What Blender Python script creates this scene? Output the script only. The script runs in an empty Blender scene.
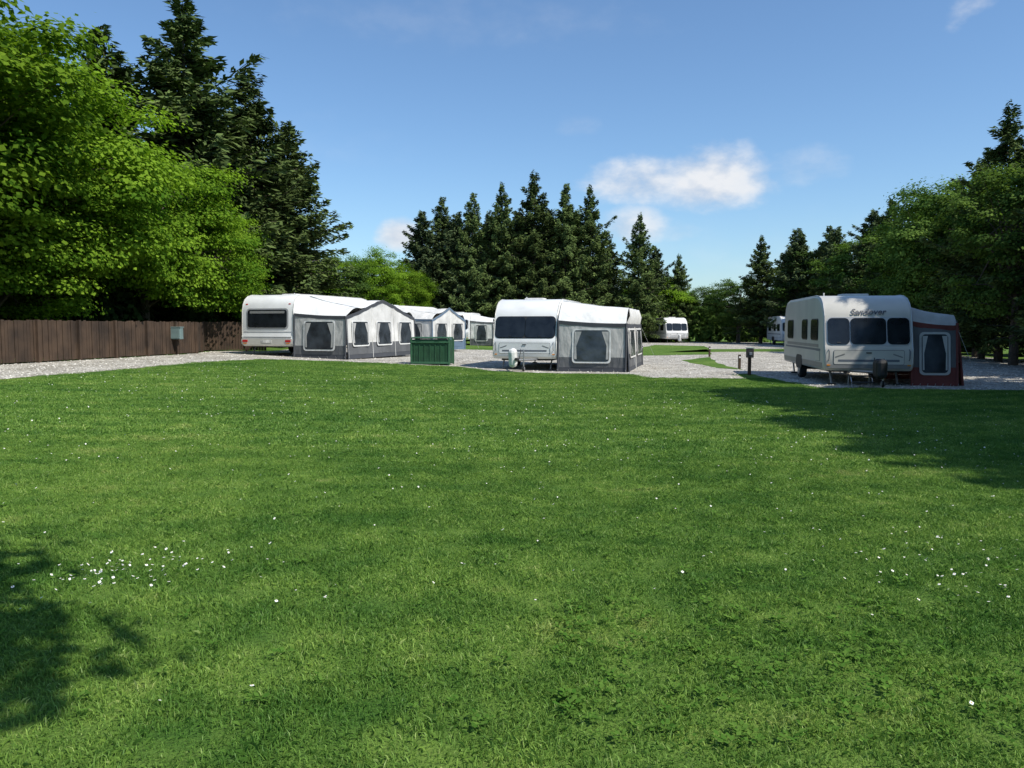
import bpy, bmesh, math, random
import numpy as np
from mathutils import Vector, Matrix, Euler
from mathutils import noise as mnoise
random.seed(7); R=np.random.default_rng(11)
scene=bpy.context.scene
COL=scene.collection
def gz(x):
    return 0.48*min(1,max(0,(1-x)/14.0))
def gzv(x): return 0.48*np.clip((1-x)/14.0,0,1)

# ------------------------------------------------------------ materials
def newmat(name):
    m=bpy.data.materials.new(name); m.use_nodes=True
    nt=m.node_tree; nt.nodes.clear()
    out=nt.nodes.new('ShaderNodeOutputMaterial')
    return m,nt,out
def N(nt,t,**k):
    n=nt.nodes.new(t)
    for a,b in k.items():
        if a in n.inputs: n.inputs[a].default_value=b
        else: setattr(n,a,b)
    return n
def simple(name,col,rough=0.5,metal=0.0,noise=0.0,nscale=3.0,spec=0.5,bump=0.0,bscale=40,bdist=0.02,stretch=None):
    m,nt,out=newmat(name)
    p=N(nt,'ShaderNodeBsdfPrincipled'); p.inputs['Roughness'].default_value=rough
    p.inputs['Metallic'].default_value=metal; p.inputs['Specular IOR Level'].default_value=spec
    p.inputs['Base Color'].default_value=(*col,1)
    tc=N(nt,'ShaderNodeTexCoord')
    if noise>0:
        nz=N(nt,'ShaderNodeTexNoise'); nz.inputs['Scale'].default_value=nscale; nz.inputs['Detail'].default_value=6
        nt.links.new(tc.outputs['Object'],nz.inputs['Vector'])
        r=N(nt,'ShaderNodeValToRGB')
        r.color_ramp.elements[0].position=0.3; r.color_ramp.elements[1].position=0.7
        r.color_ramp.elements[0].color=(*[c*(1-noise) for c in col],1)
        r.color_ramp.elements[1].color=(*[min(1,c*(1+noise*0.4)) for c in col],1)
        nt.links.new(nz.outputs['Fac'],r.inputs['Fac']); nt.links.new(r.outputs['Color'],p.inputs['Base Color'])
    if bump>0:
        nb=N(nt,'ShaderNodeTexNoise'); nb.inputs['Scale'].default_value=bscale; nb.inputs['Detail'].default_value=3
        src=tc.outputs['Object']
        if stretch:
            mp=N(nt,'ShaderNodeMapping'); mp.inputs['Scale'].default_value=stretch; nt.links.new(src,mp.inputs['Vector']); src=mp.outputs[0]
        nt.links.new(src,nb.inputs['Vector'])
        b=N(nt,'ShaderNodeBump'); b.inputs['Strength'].default_value=bump; b.inputs['Distance'].default_value=bdist
        nt.links.new(nb.outputs['Fac'],b.inputs['Height']); nt.links.new(b.outputs['Normal'],p.inputs['Normal'])
    nt.links.new(p.outputs[0],out.inputs[0])
    return m
def leafmat(name,dark,light,trans=0.3):
    m,nt,out=newmat(name)
    at=N(nt,'ShaderNodeAttribute'); at.attribute_name='tint'
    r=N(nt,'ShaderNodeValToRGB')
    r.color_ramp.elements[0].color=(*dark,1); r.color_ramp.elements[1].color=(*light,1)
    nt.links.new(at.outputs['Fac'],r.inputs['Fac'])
    oi=N(nt,'ShaderNodeObjectInfo')
    mr=N(nt,'ShaderNodeMapRange'); mr.inputs['To Min'].default_value=0.72; mr.inputs['To Max'].default_value=1.28
    nt.links.new(oi.outputs['Random'],mr.inputs['Value'])
    mx=N(nt,'ShaderNodeVectorMath'); mx.operation='SCALE'
    nt.links.new(r.outputs['Color'],mx.inputs[0]); nt.links.new(mr.outputs[0],mx.inputs['Scale'])
    d=N(nt,'ShaderNodeBsdfDiffuse')
    nt.links.new(mx.outputs[0],d.inputs['Color'])
    if trans<=0:
        nt.links.new(d.outputs[0],out.inputs[0]); return m
    t=N(nt,'ShaderNodeBsdfTranslucent')
    tm=N(nt,'ShaderNodeVectorMath'); tm.operation='MULTIPLY'; tm.inputs[1].default_value=(1.4,1.5,0.7)
    nt.links.new(mx.outputs[0],tm.inputs[0]); nt.links.new(tm.outputs[0],t.inputs['Color'])
    mix=N(nt,'ShaderNodeMixShader'); mix.inputs[0].default_value=trans
    nt.links.new(d.outputs[0],mix.inputs[1]); nt.links.new(t.outputs[0],mix.inputs[2]); nt.links.new(mix.outputs[0],out.inputs[0])
    return m
M={}
M['bark']=simple('bark',(0.10,0.08,0.06),0.9,noise=0.5,nscale=8,bump=0.6,bscale=20)
M['spruce']=leafmat('spruce_needles',(0.028,0.050,0.020),(0.130,0.175,0.052),0)
M['pine']=leafmat('pine_needles',(0.030,0.050,0.026),(0.118,0.155,0.062),0)
M['syc']=leafmat('sycamore_leaves',(0.050,0.118,0.012),(0.215,0.335,0.032),0.35)
M['birch']=leafmat('birch_leaves',(0.042,0.088,0.022),(0.15,0.230,0.050),0.28)
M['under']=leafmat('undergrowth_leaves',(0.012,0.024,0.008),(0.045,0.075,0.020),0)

def grass_colour(nt):
    g=N(nt,'ShaderNodeNewGeometry')
    n1=N(nt,'ShaderNodeTexNoise'); n1.inputs['Scale'].default_value=0.36; n1.inputs['Detail'].default_value=7; n1.inputs['Roughness'].default_value=0.66
    n2=N(nt,'ShaderNodeTexNoise'); n2.inputs['Scale'].default_value=3.4; n2.inputs['Detail'].default_value=5; n2.inputs['Roughness'].default_value=0.6
    nt.links.new(g.outputs['Position'],n1.inputs['Vector']); nt.links.new(g.outputs['Position'],n2.inputs['Vector'])
    a=N(nt,'ShaderNodeMath',operation='MULTIPLY'); a.inputs[1].default_value=0.52
    b=N(nt,'ShaderNodeMath',operation='MULTIPLY'); b.inputs[1].default_value=0.42
    s=N(nt,'ShaderNodeMath',operation='ADD')
    nt.links.new(n1.outputs['Fac'],a.inputs[0]); nt.links.new(n2.outputs['Fac'],b.inputs[0])
    nt.links.new(a.outputs[0],s.inputs[0]); nt.links.new(b.outputs[0],s.inputs[1])
    wv=N(nt,'ShaderNodeTexWave'); wv.inputs['Scale'].default_value=0.30; wv.inputs['Distortion'].default_value=1.2; wv.inputs['Detail'].default_value=2
    mp=N(nt,'ShaderNodeMapping'); mp.inputs['Rotation'].default_value=(0,0,1.25)
    nt.links.new(g.outputs['Position'],mp.inputs['Vector']); nt.links.new(mp.outputs[0],wv.inputs['Vector'])
    c=N(nt,'ShaderNodeMath',operation='MULTIPLY_ADD'); c.inputs[1].default_value=0.055
    nt.links.new(wv.outputs['Fac'],c.inputs[0]); nt.links.new(s.outputs[0],c.inputs[2])
    r=N(nt,'ShaderNodeValToRGB')
    r.color_ramp.elements[0].position=0.40; r.color_ramp.elements[1].position=0.66
    r.color_ramp.elements[0].color=(0.110,0.245,0.040,1); r.color_ramp.elements[1].color=(0.400,0.480,0.140,1)
    e=r.color_ramp.elements.new(0.56); e.color=(0.250,0.405,0.075,1)
    nt.links.new(c.outputs[0],r.inputs['Fac'])
    return r
def make_grassmat():
    m,nt,out=newmat('grass_blades')
    r=grass_colour(nt)
    at=N(nt,'ShaderNodeAttribute'); at.attribute_name='tint'
    mr=N(nt,'ShaderNodeValToRGB')
    e=mr.color_ramp.elements
    e[0].color=(0.56,0.66,0.6,1); e[1].color=(2.0,1.5,2.6,1); e[1].position=1.0
    x=e.new(0.9); x.color=(1.30,1.20,1.25,1)
    nt.links.new(at.outputs['Fac'],mr.inputs['Fac'])
    mu=N(nt,'ShaderNodeVectorMath'); mu.operation='MULTIPLY'
    nt.links.new(r.outputs['Color'],mu.inputs[0]); nt.links.new(mr.outputs['Color'],mu.inputs[1])
    d=N(nt,'ShaderNodeBsdfPrincipled'); d.inputs['Roughness'].default_value=0.5; d.inputs['Specular IOR Level'].default_value=0.3
    t=N(nt,'ShaderNodeBsdfTranslucent')
    nt.links.new(mu.outputs[0],d.inputs['Base Color']); nt.links.new(mu.outputs[0],t.inputs['Color'])
    mix=N(nt,'ShaderNodeMixShader'); mix.inputs[0].default_value=0.3
    nt.links.new(d.outputs[0],mix.inputs[1]); nt.links.new(t.outputs[0],mix.inputs[2]); nt.links.new(mix.outputs[0],out.inputs[0])
    return m
M['grass']=make_grassmat()
def make_lawnmat():
    m,nt,out=newmat('lawn_turf')
    r=grass_colour(nt)
    g=N(nt,'ShaderNodeNewGeometry')
    n=N(nt,'ShaderNodeTexNoise'); n.inputs['Scale'].default_value=60; n.inputs['Detail'].default_value=5
    nt.links.new(g.outputs['Position'],n.inputs['Vector'])
    mr=N(nt,'ShaderNodeMapRange'); mr.inputs['To Min'].default_value=0.2; mr.inputs['To Max'].default_value=0.8
    nt.links.new(n.outputs['Fac'],mr.inputs['Value'])
    mu=N(nt,'ShaderNodeVectorMath'); mu.operation='SCALE'
    nt.links.new(r.outputs['Color'],mu.inputs[0]); nt.links.new(mr.outputs[0],mu.inputs['Scale'])
    d=N(nt,'ShaderNodeBsdfPrincipled'); d.inputs['Roughness'].default_value=0.9; d.inputs['Specular IOR Level'].default_value=0.1
    b=N(nt,'ShaderNodeBump'); b.inputs['Strength'].default_value=0.8; b.inputs['Distance'].default_value=0.03
    nt.links.new(n.outputs['Fac'],b.inputs['Height']); nt.links.new(b.outputs['Normal'],d.inputs['Normal'])
    nt.links.new(mu.outputs[0],d.inputs['Base Color']); nt.links.new(d.outputs[0],out.inputs[0])
    return m
M['lawn']=make_lawnmat()
def make_gravel():
    m,nt,out=newmat('gravel')
    g=N(nt,'ShaderNodeNewGeometry')
    v=N(nt,'ShaderNodeTexVoronoi'); v.inputs['Scale'].default_value=20
    n=N(nt,'ShaderNodeTexNoise'); n.inputs['Scale'].default_value=0.9; n.inputs['Detail'].default_value=10; n.inputs['Roughness'].default_value=0.85
    nt.links.new(g.outputs['Position'],v.inputs['Vector']); nt.links.new(g.outputs['Position'],n.inputs['Vector'])
    r=N(nt,'ShaderNodeValToRGB')
    r.color_ramp.elements[0].position=0.38; r.color_ramp.elements[1].position=0.6
    r.color_ramp.elements[0].color=(0.25,0.225,0.18,1); r.color_ramp.elements[1].color=(0.56,0.53,0.465,1)
    nt.links.new(n.outputs['Fac'],r.inputs['Fac'])
    sp=N(nt,'ShaderNodeSeparateColor'); nt.links.new(v.outputs['Color'],sp.inputs[0])
    mr=N(nt,'ShaderNodeMapRange'); mr.inputs['To Min'].default_value=0.55; mr.inputs['To Max'].default_value=1.3
    nt.links.new(sp.outputs[0],mr.inputs['Value'])
    mu=N(nt,'ShaderNodeVectorMath'); mu.operation='SCALE'
    nt.links.new(r.outputs['Color'],mu.inputs[0]); nt.links.new(mr.outputs[0],mu.inputs['Scale'])
    d=N(nt,'ShaderNodeBsdfPrincipled'); d.inputs['Roughness'].default_value=0.9; d.inputs['Specular IOR Level'].default_value=0.2
    b=N(nt,'ShaderNodeBump'); b.inputs['Strength'].default_value=0.7; b.inputs['Distance'].default_value=0.03
    nt.links.new(v.outputs['Distance'],b.inputs['Height']); nt.links.new(b.outputs['Normal'],d.inputs['Normal'])
    nt.links.new(mu.outputs[0],d.inputs['Base Color']); nt.links.new(d.outputs[0],out.inputs[0])
    return m
M['gravel']=make_gravel()
M['stone']=leafmat('gravel_stone',(0.20,0.18,0.15),(0.66,0.63,0.56),0.0)
M['white']=simple('caravan_white_panel',(0.78,0.78,0.76),0.30,noise=0.12,nscale=1.5)
M['cream']=simple('caravan_silver_beige_panel',(0.56,0.54,0.485),0.36,noise=0.12,nscale=1.5)
M['silver']=simple('lower_panel_silver_grey',(0.22,0.22,0.215),0.4,noise=0.15,nscale=2)
M['alu']=simple('aluminium_trim',(0.50,0.50,0.50),0.4,metal=0.3)
M['seam']=simple('panel_seam',(0.18,0.18,0.18),0.6)
M['greyd']=simple('grey_decal',(0.13,0.145,0.17),0.5)
M['ink']=simple('dark_lettering',(0.05,0.06,0.08),0.5)
M['glass']=simple('tinted_acrylic_window',(0.018,0.022,0.026),0.12,noise=0.6,nscale=2.5,spec=0.5,bump=0.15,bscale=1.5,bdist=0.03)
M['blind']=simple('window_curtain',(0.24,0.24,0.23),0.5)
M['black']=simple('black_plastic',(0.02,0.02,0.02),0.6)
M['rubber']=simple('tyre_rubber',(0.015,0.015,0.015),0.8)
M['steel']=simple('galvanised_steel',(0.35,0.36,0.37),0.45,metal=0.7)
M['red']=simple('red_lamp',(0.5,0.02,0.02),0.25)
M['amber']=simple('amber_lamp',(0.7,0.25,0.02),0.25)
CB=dict(bump=0.9,bscale=1.6,bdist=0.10,stretch=(1.6,1.6,0.7))
M['fabL']=simple('awning_fabric_light',(0.68,0.67,0.63),0.85,noise=0.2,nscale=1.6,**CB)
M['fabM']=simple('awning_fabric_mid_grey',(0.47,0.465,0.44),0.85,noise=0.22,nscale=1.6,**CB)
M['fabW']=simple('awning_roof_fabric',(0.76,0.755,0.72),0.65,noise=0.15,nscale=1.6,bump=0.8,bscale=1.3,bdist=0.12)
M['fabG']=simple('awning_fabric_dark_grey',(0.125,0.13,0.135),0.85,noise=0.25,nscale=1.6,**CB)
M['fabD']=simple('awning_fabric_charcoal',(0.06,0.065,0.075),0.85,noise=0.1,nscale=2)
M['fabB']=simple('awning_fabric_blue_grey',(0.12,0.18,0.25),0.85,noise=0.15,nscale=2)
M['fabR']=simple('awning_fabric_maroon',(0.17,0.044,0.037),0.85,noise=0.25,nscale=1.6,**CB)
M['pvc']=simple('clear_pvc_window',(0.05,0.06,0.07),0.20,noise=0.7,nscale=1.8,spec=0.5,bump=0.5,bscale=2.2,bdist=0.05)
M['wood']=simple('fence_timber',(0.070,0.042,0.024),0.85,noise=0.6,nscale=1.6,bump=0.4,bscale=30)
M['green']=simple('green_painted_steel',(0.022,0.085,0.035),0.6,noise=0.4,nscale=3)
M['greenl']=simple('green_trim',(0.04,0.13,0.06),0.6,noise=0.3,nscale=3)
M['cab']=simple('grey_green_cabinet',(0.17,0.24,0.23),0.5,noise=0.2)
M['petal']=simple('daisy_petal',(0.85,0.85,0.82),0.6)
M['yolk']=simple('daisy_centre',(0.75,0.5,0.03),0.6)
M['weed']=leafmat('lawn_weed_leaves',(0.08,0.20,0.03),(0.19,0.33,0.06),0.25)

# ------------------------------------------------------------ helpers
def mesh_arrays(name,verts,quads,mats,matidx=None,tint=None,smooth=False,k=4):
    me=bpy.data.meshes.new(name)
    verts=np.asarray(verts,dtype=np.float32); quads=np.asarray(quads,dtype=np.int32)
    nf=len(quads)
    me.vertices.add(len(verts)); me.vertices.foreach_set('co',verts.ravel())
    me.loops.add(nf*k); me.loops.foreach_set('vertex_index',quads.ravel())
    me.polygons.add(nf); me.polygons.foreach_set('loop_start',np.arange(0,nf*k,k,dtype=np.int32))
    for m in mats: me.materials.append(m)
    if matidx is not None: me.polygons.foreach_set('material_index',np.asarray(matidx,dtype=np.int32))
    me.polygons.foreach_set('use_smooth',np.full(nf,smooth,dtype=bool))
    me.update(calc_edges=True)
    if tint is not None:
        a=me.attributes.new('tint','FLOAT','POINT'); a.data.foreach_set('value',np.asarray(tint,dtype=np.float32))
    me.validate()
    return me
def addobj(name,me,parent=None,loc=(0,0,0),rot=(0,0,0),scale=(1,1,1)):
    o=bpy.data.objects.new(name,me); COL.objects.link(o)
    o.location=loc; o.rotation_euler=rot; o.scale=scale
    if parent: o.parent=parent
    return o
def nrm(v): return v/np.maximum(1e-9,np.linalg.norm(v,axis=-1,keepdims=True))
def tube(path,rad,sides=6):
    path=np.array(path,float); n=len(path); vs=[]; fs=[]
    for i in range(n):
        t=path[min(i+1,n-1)]-path[max(i-1,0)]; t/=max(1e-9,np.linalg.norm(t))
        a=np.cross(t,[0,0,1.0]) if abs(t[2])<0.9 else np.cross(t,[1.0,0,0]); a/=np.linalg.norm(a); b=np.cross(t,a)
        for s in range(sides):
            an=2*math.pi*s/sides
            vs.append(path[i]+rad[i]*(math.cos(an)*a+math.sin(an)*b))
    for i in range(n-1):
        for s in range(sides):
            fs.append((i*sides+s,i*sides+(s+1)%sides,(i+1)*sides+(s+1)%sides,(i+1)*sides+s))
    return vs,fs
class Tree:
    def __init__(s): s.v=[];s.f=[];s.m=[];s.t=[];s.n=0
    def add(s,v,f,mi,t=None):
        v=np.asarray(v,float); f=np.asarray(f,int)
        s.v.append(v); s.f.append(f+s.n); s.m.append(np.full(len(f),mi)); s.n+=len(v)
        s.t.append(np.full(len(v),0.5) if t is None else t)
    def leaves(s,c,d,w,L,W,tint,mi=1):
        n=len(c); L=np.asarray(L).reshape(-1,1); W=np.asarray(W).reshape(-1,1)
        v=np.stack([c-d*L/2,c+w*W/2,c+d*L/2,c-w*W/2],1).reshape(-1,3)
        s.add(v,np.arange(4*n).reshape(-1,4),mi,np.repeat(tint,4))
    def mesh(s,name,leaf):
        return mesh_arrays(name,np.concatenate(s.v),np.concatenate(s.f),[M['bark'],leaf],np.concatenate(s.m),np.concatenate(s.t))
def frames(nv):
    r=nrm(R.normal(size=nv.shape)); d=nrm(np.cross(nv,r)); w=np.cross(nv,d); return d,w
def deciduous(name,seed,h,r,th,nclump,nleaf,ls,leaf,rz=None,flat=0.62,lean=(0,0)):
    global R; R=np.random.default_rng(seed); T=Tree()
    rz=rz or (h-th)/2; cz=h-rz; 
    bend=R.normal(size=2)*0.15
    tp=[(bend[0]*t*t+lean[0]*t,bend[1]*t*t+lean[1]*t,t*(cz+rz*0.5)) for t in np.linspace(0,1,8)]
    r0=0.018*h+0.05
    v,f=tube(tp,[r0*(1.15-0.95*t) for t in np.linspace(0,1,8)],8); T.add(v,f,0)
    ph=R.uniform(0,6.28,6)
    cs=[];
    for i in range(nclump):
        a=R.uniform(0,2*math.pi); u=R.uniform(-0.92,1); q=math.sqrt(max(0,1-abs(u)**2.4))
        fr=R.uniform(0.5,1.0)**0.6
        lob=1+0.18*math.sin(3*a+ph[0])+0.14*math.sin(5*a+ph[1]+3*u)+0.12*math.sin(4*u+ph[2])
        c=np.array([math.cos(a)*q*r*fr*lob+lean[0],math.sin(a)*q*r*fr*lob+lean[1],cz+u*rz*fr*(0.9+0.12*math.sin(2*a+ph[3]))])
        cs.append(c)
    for i,c in enumerate(cs):
        if i%3==0:
            t=R.uniform(0.35,0.95); k=int(t*7); b=np.array(tp[k]); 
            mid=(b+c)/2+np.array([0,0,0.12*np.linalg.norm(c-b)])
            v,f=tube([b,mid,c],[r0*(1-0.8*t)*0.5+0.02,0.035,0.012],5); T.add(v,f,0)
        cr=R.uniform(0.45,1.0)*r*0.25+0.10
        n=int(nleaf*R.uniform(0.7,1.3)*(0.5+0.5*cr/(0.35*r)*1.3))
        dv=nrm(R.normal(size=(n,3))); dv[:,2]=np.where(dv[:,2]<-0.25,-dv[:,2],dv[:,2])
        rad=cr*R.uniform(0.35,1.0,size=(n,1))**0.5*(1+0.28*R.normal(size=(n,1)))
        p=c+dv*rad*np.array([1.15,1.15,flat])
        out=nrm(c-np.array([lean[0],lean[1],cz])+1e-3)
        nv=nrm(dv*0.75+out*0.35+np.array([0,0,0.65])+R.normal(size=(n,3))*0.42)
        d,w=frames(nv)
        base=R.uniform(0.12,0.85)
        tint=np.clip(base+R.normal(size=n)*0.16,0,1)
        s=ls*R.uniform(0.6,1.3,n)
        T.leaves(p,d,w,s*1.2,s,tint)
    return T.mesh(name,leaf)
def conifer(name,seed,h,r,leaf,low=0.12,dens=1.0,spray=0.42,irr=0.3,power=0.85,droop=0.3):
    global R; R=np.random.default_rng(seed); T=Tree()
    r0=0.011*h+0.06
    tp=[(0.02*h*math.sin(3*t+seed)*t*0.5,0.015*h*math.cos(2.3*t+seed)*t*0.5,t*h) for t in np.linspace(0,1,10)]
    v,f=tube(tp,[r0*(1.1-1.07*t) for t in np.linspace(0,1,10)],7); T.add(v,f,0)
    z=low*h; k=0
    while z<h*0.995:
        t=z/h
        prof=(1-t)**power*min(1,0.55+2.2*(t-low+0.02)/0.5)
        nb=int(R.integers(6,10)) if t<0.85 else 5
        for b in range(nb):
            a=R.uniform(0,2*math.pi)
            L=r*prof*(1+irr*R.normal()*0.7)+0.18
            if R.uniform()<0.06: L*=0.3
            L=max(0.2,min(L,r*1.35))
            dr=np.array([math.cos(a),math.sin(a),0]); pp=np.array([-math.sin(a),math.cos(a),0])
            ctr=np.array([np.interp(t,np.linspace(0,1,10),[q[0] for q in tp]),np.interp(t,np.linspace(0,1,10),[q[1] for q in tp]),z+R.normal()*0.16])
            up=0.45*t-droop*(1-t)+R.normal()*0.12
            def pos(s): return ctr+dr*(L*s)[:,None]+np.array([0,0,1.0])*((up*L*s)+0.16*L*s*s)[:,None]
            if L>0.8:
                ss=np.array([0,0.5,0.95]); P=pos(ss); v,f=tube(P,[0.012+0.012*L,0.01+0.006*L,0.006],4); T.add(v,f,0)
            n=int((10+44*L)*dens*(0.8 if t<0.25 else 1))
            s=R.uniform(0.12,1.0,n)**0.75
            side=R.choice([-1,1],n)
            wmax=(0.34*L*(1.05-s)+0.12)
            off=side*wmax*R.uniform(0,1,n)
            p=pos(s)+pp*off[:,None]+np.array([0,0,1.0])*(-0.25*np.abs(off)-R.uniform(-0.05,0.30,n)+R.normal(size=n)*0.07)[:,None]
            d=nrm(dr*0.75+pp*(side*0.7)[:,None]+np.array([0,0,1.0])*(R.normal(size=n)*0.38-0.15)[:,None]+R.normal(size=(n,3))*0.25)
            up_n=nrm(np.array([0,0,0.8])+dr*0.6+R.normal(size=(n,3))*0.5)
            w=nrm(np.cross(d,up_n))
            ln=spray*R.uniform(0.55,1.2,n)*(0.65+0.35*min(1,L))
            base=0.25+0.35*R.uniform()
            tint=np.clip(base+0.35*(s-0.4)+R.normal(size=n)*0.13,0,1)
            T.leaves(p,d,w,ln,ln*0.34,tint)
        z+=h*0.019*(1.15-0.55*t)+0.10; k+=1
    return T.mesh(name,leaf)

# ------------------------------------------------------------ ground
def flat_sheet(name,poly,mat,dz,jitter=0.0,seg=1.2):
    pts=[]
    rr=random.Random(len(poly)*13+int(dz*1000))
    n=len(poly)
    for i in range(n):
        a=Vector(poly[i]).to_2d(); b=Vector(poly[(i+1)%n]).to_2d(); L=(b-a).length
        k=max(1,int(L/seg)) if jitter>0 and L<60 else 1
        for j in range(k):
            p=a.lerp(b,j/k)
            if jitter>0 and j>0: p=p+Vector((rr.uniform(-jitter,jitter),rr.uniform(-jitter,jitter)))
            pts.append(p)
    bm=bmesh.new()
    f=bm.faces.new([bm.verts.new((p.x,p.y,0)) for p in pts])
    for xk in (1.0,-13.0):
        bmesh.ops.bisect_plane(bm,geom=bm.verts[:]+bm.edges[:]+bm.faces[:],plane_co=(xk,0,0),plane_no=(1,0,0))
    for v in bm.verts: v.co.z=gz(v.co.x)+dz
    bmesh.ops.triangulate(bm,faces=bm.faces[:])
    bmesh.ops.recalc_face_normals(bm,faces=bm.faces[:])
    for f in bm.faces:
        if f.normal.z<0: f.normal_flip()
    me=bpy.data.meshes.new(name); bm.to_mesh(me); bm.free(); me.materials.append(mat)
    o=addobj(name,me)
    return o,[(p.x,p.y) for p in pts]
flat_sheet('ground',[(-1500,-1500),(1500,-1500),(1500,1500),(-1500,1500)],M['lawn'],0)
gpoly=[(-13.2,2),(-12.1,12),(-11.4,18),(-10.3,28),(-9.6,30.6),(-6.6,30.9),(-4.4,30.2),(-2.0,30.0),(-0.9,28.0),(1.5,27.4),(4.0,26.8),(4.3,25.0),(7.2,24.6),(7.6,27.0),(8.1,27.0),(8.0,21.0),(12,20.2),(16,19.6),(24,19.8),(26,82),(-8,84),(-11.5,60),(-11.5,38.4),(-13.6,36.2),(-13.3,33.5),(-17.1,12),(-18.4,2)]
_,gpts=flat_sheet('gravel_yard',gpoly,M['gravel'],0.004,0.10)
isl=[[(7.0,44),(11.5,46),(16,66),(12.5,70),(9.5,60)],[(-6.5,50),(-1.2,52),(-0.5,76),(-7.5,80)],[(8.6,29.6),(9.0,35),(10.4,42),(8.0,38),(7.9,31)],[(9.6,50),(21,52),(22,58),(14,57)]]
islp=[]
for q in isl:
    _,pp_=flat_sheet('grass_verge',q,M['lawn'],0.010,0.12); islp.append(pp_)
def inpoly(x,y,poly):
    x=np.asarray(x);y=np.asarray(y); ins=np.zeros(x.shape,bool); n=len(poly)
    for i in range(n):
        x1,y1=poly[i]; x2,y2=poly[(i+1)%n]
        c=((y1>y)!=(y2>y))&(x<(x2-x1)*(y-y1)/((y2-y1) if y2!=y1 else 1e-9)+x1)
        ins^=c
    return ins
def stones():
    r=np.random.default_rng(3); n=34000
    y=18+62*r.uniform(0,1,n)**1.6; x=r.uniform(-0.66,0.66,n)*y
    k=inpoly(x,y,gpts)
    for q in islp: k&=~inpoly(x,y,q)
    x=x[k];y=y[k]; n=len(x)
    s=r.uniform(0.010,0.028,n)*(1+0.006*(y-18)); c=np.stack([x,y,gzv(x)+s*0.15],1)
    a=r.uniform(0,6.28,n); u=np.stack([np.cos(a),np.sin(a),0*a],1)*(s*r.uniform(0.8,1.5,n))[:,None]; v=np.stack([-np.sin(a),np.cos(a),0*a],1)*s[:,None]
    w=np.array([0,0,1.0])*(s*0.7)[:,None]
    V=np.stack([c-u-v-w*.5,c+u-v-w*.5,c+u+v-w*.5,c-u+v-w*.5,c-u*.5-v*.4+w,c+u*.6-v*.5+w*.8,c+u*.4+v*.5+w,c-u*.5+v*.5+w*.7],1).reshape(-1,3)
    b=np.arange(n)[:,None,None]*8
    F=(b+np.array([[4,5,6,7],[0,1,5,4],[1,2,6,5],[2,3,7,6],[3,0,4,7]])[None]).reshape(-1,4)
    addobj('gravel_stones',mesh_arrays('gravel_stones',V,F,[M['stone']],None,np.repeat(r.uniform(0,1,n),8)))
stones()
# ------------------------------------------------------------ grass
def grass_tile(name,seed,n,rad,hh,wd):
    r=np.random.default_rng(seed)
    rr=rad*np.sqrt(r.uniform(0,1,n))*(1+0.1*r.normal(size=n)); a=r.uniform(0,2*np.pi,n)
    c=np.stack([rr*np.cos(a),rr*np.sin(a),np.full(n,-0.004)],1)
    clump=0.75+0.35*np.sin(c[:,0]*9+seed)*np.sin(c[:,1]*11+seed*2)
    h=hh*r.uniform(0.45,1.25,n)*clump
    th=r.uniform(0,2*np.pi,n); ld=r.uniform(0.1,1.2,n)
    dirn=np.stack([np.cos(th),np.sin(th),np.zeros(n)],1); pw=np.stack([-np.sin(th),np.cos(th),np.zeros(n)],1)
    pw=nrm(pw+dirn*r.normal(size=(n,1))*0.5)
    w=wd*r.uniform(0.6,1.3,n)[:,None]
    mid=c+dirn*(h*ld*0.35)[:,None]+np.array([0,0,1.0])*(h*0.6)[:,None]
    tip=c+dirn*(h*ld)[:,None]+np.array([0,0,1.0])*(h*(1-0.25*ld))[:,None]
    v=np.stack([c-pw*w/2,c+pw*w/2,mid+pw*w*0.4,tip,mid-pw*w*0.4],1).reshape(-1,3)
    f=np.arange(5*n).reshape(-1,5)
    tint=np.repeat(np.where(r.uniform(size=n)<0.03,1.0,r.uniform(0,0.88,n)),5)
    return bpy.data.objects.new(name,mesh_arrays(name,v,f,[M['grass']],None,tint,k=5))
def gn_scatter(name,pts,rots,scl,coll):
    me=bpy.data.meshes.new(name); me.from_pydata([tuple(p) for p in pts],[],[])
    a=me.attributes.new('rot','FLOAT_VECTOR','POINT'); a.data.foreach_set('vector',np.asarray(rots,dtype=np.float32).ravel())
    a=me.attributes.new('scl','FLOAT','POINT'); a.data.foreach_set('value',np.asarray(scl,dtype=np.float32))
    o=addobj(name,me)
    ng=bpy.data.node_groups.new(name+'_nodes','GeometryNodeTree')
    ng.interface.new_socket('Geometry',in_out='INPUT',socket_type='NodeSocketGeometry')
    ng.interface.new_socket('Geometry',in_out='OUTPUT',socket_type='NodeSocketGeometry')
    i=ng.nodes.new('NodeGroupInput'); ou=ng.nodes.new('NodeGroupOutput')
    ci=ng.nodes.new('GeometryNodeCollectionInfo'); ci.inputs['Collection'].default_value=coll
    ci.inputs['Separate Children'].default_value=True; ci.inputs['Reset Children'].default_value=True
    ip=ng.nodes.new('GeometryNodeInstanceOnPoints'); ip.inputs['Pick Instance'].default_value=True
    ar=ng.nodes.new('GeometryNodeInputNamedAttribute'); ar.data_type='FLOAT_VECTOR'; ar.inputs['Name'].default_value='rot'
    sc=ng.nodes.new('GeometryNodeInputNamedAttribute'); sc.data_type='FLOAT'; sc.inputs['Name'].default_value='scl'
    e2=ng.nodes.new('FunctionNodeEulerToRotation')
    L=ng.links.new
    L(i.outputs[0],ip.inputs['Points']); L(ci.outputs[0],ip.inputs['Instance'])
    L(ar.outputs['Attribute'],e2.inputs[0]); L(e2.outputs[0],ip.inputs['Rotation'])
    L(sc.outputs['Attribute'],ip.inputs['Scale']); L(ip.outputs[0],ou.inputs[0])
    md=o.modifiers.new('scatter','NODES'); md.node_group=ng
    return o
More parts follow.
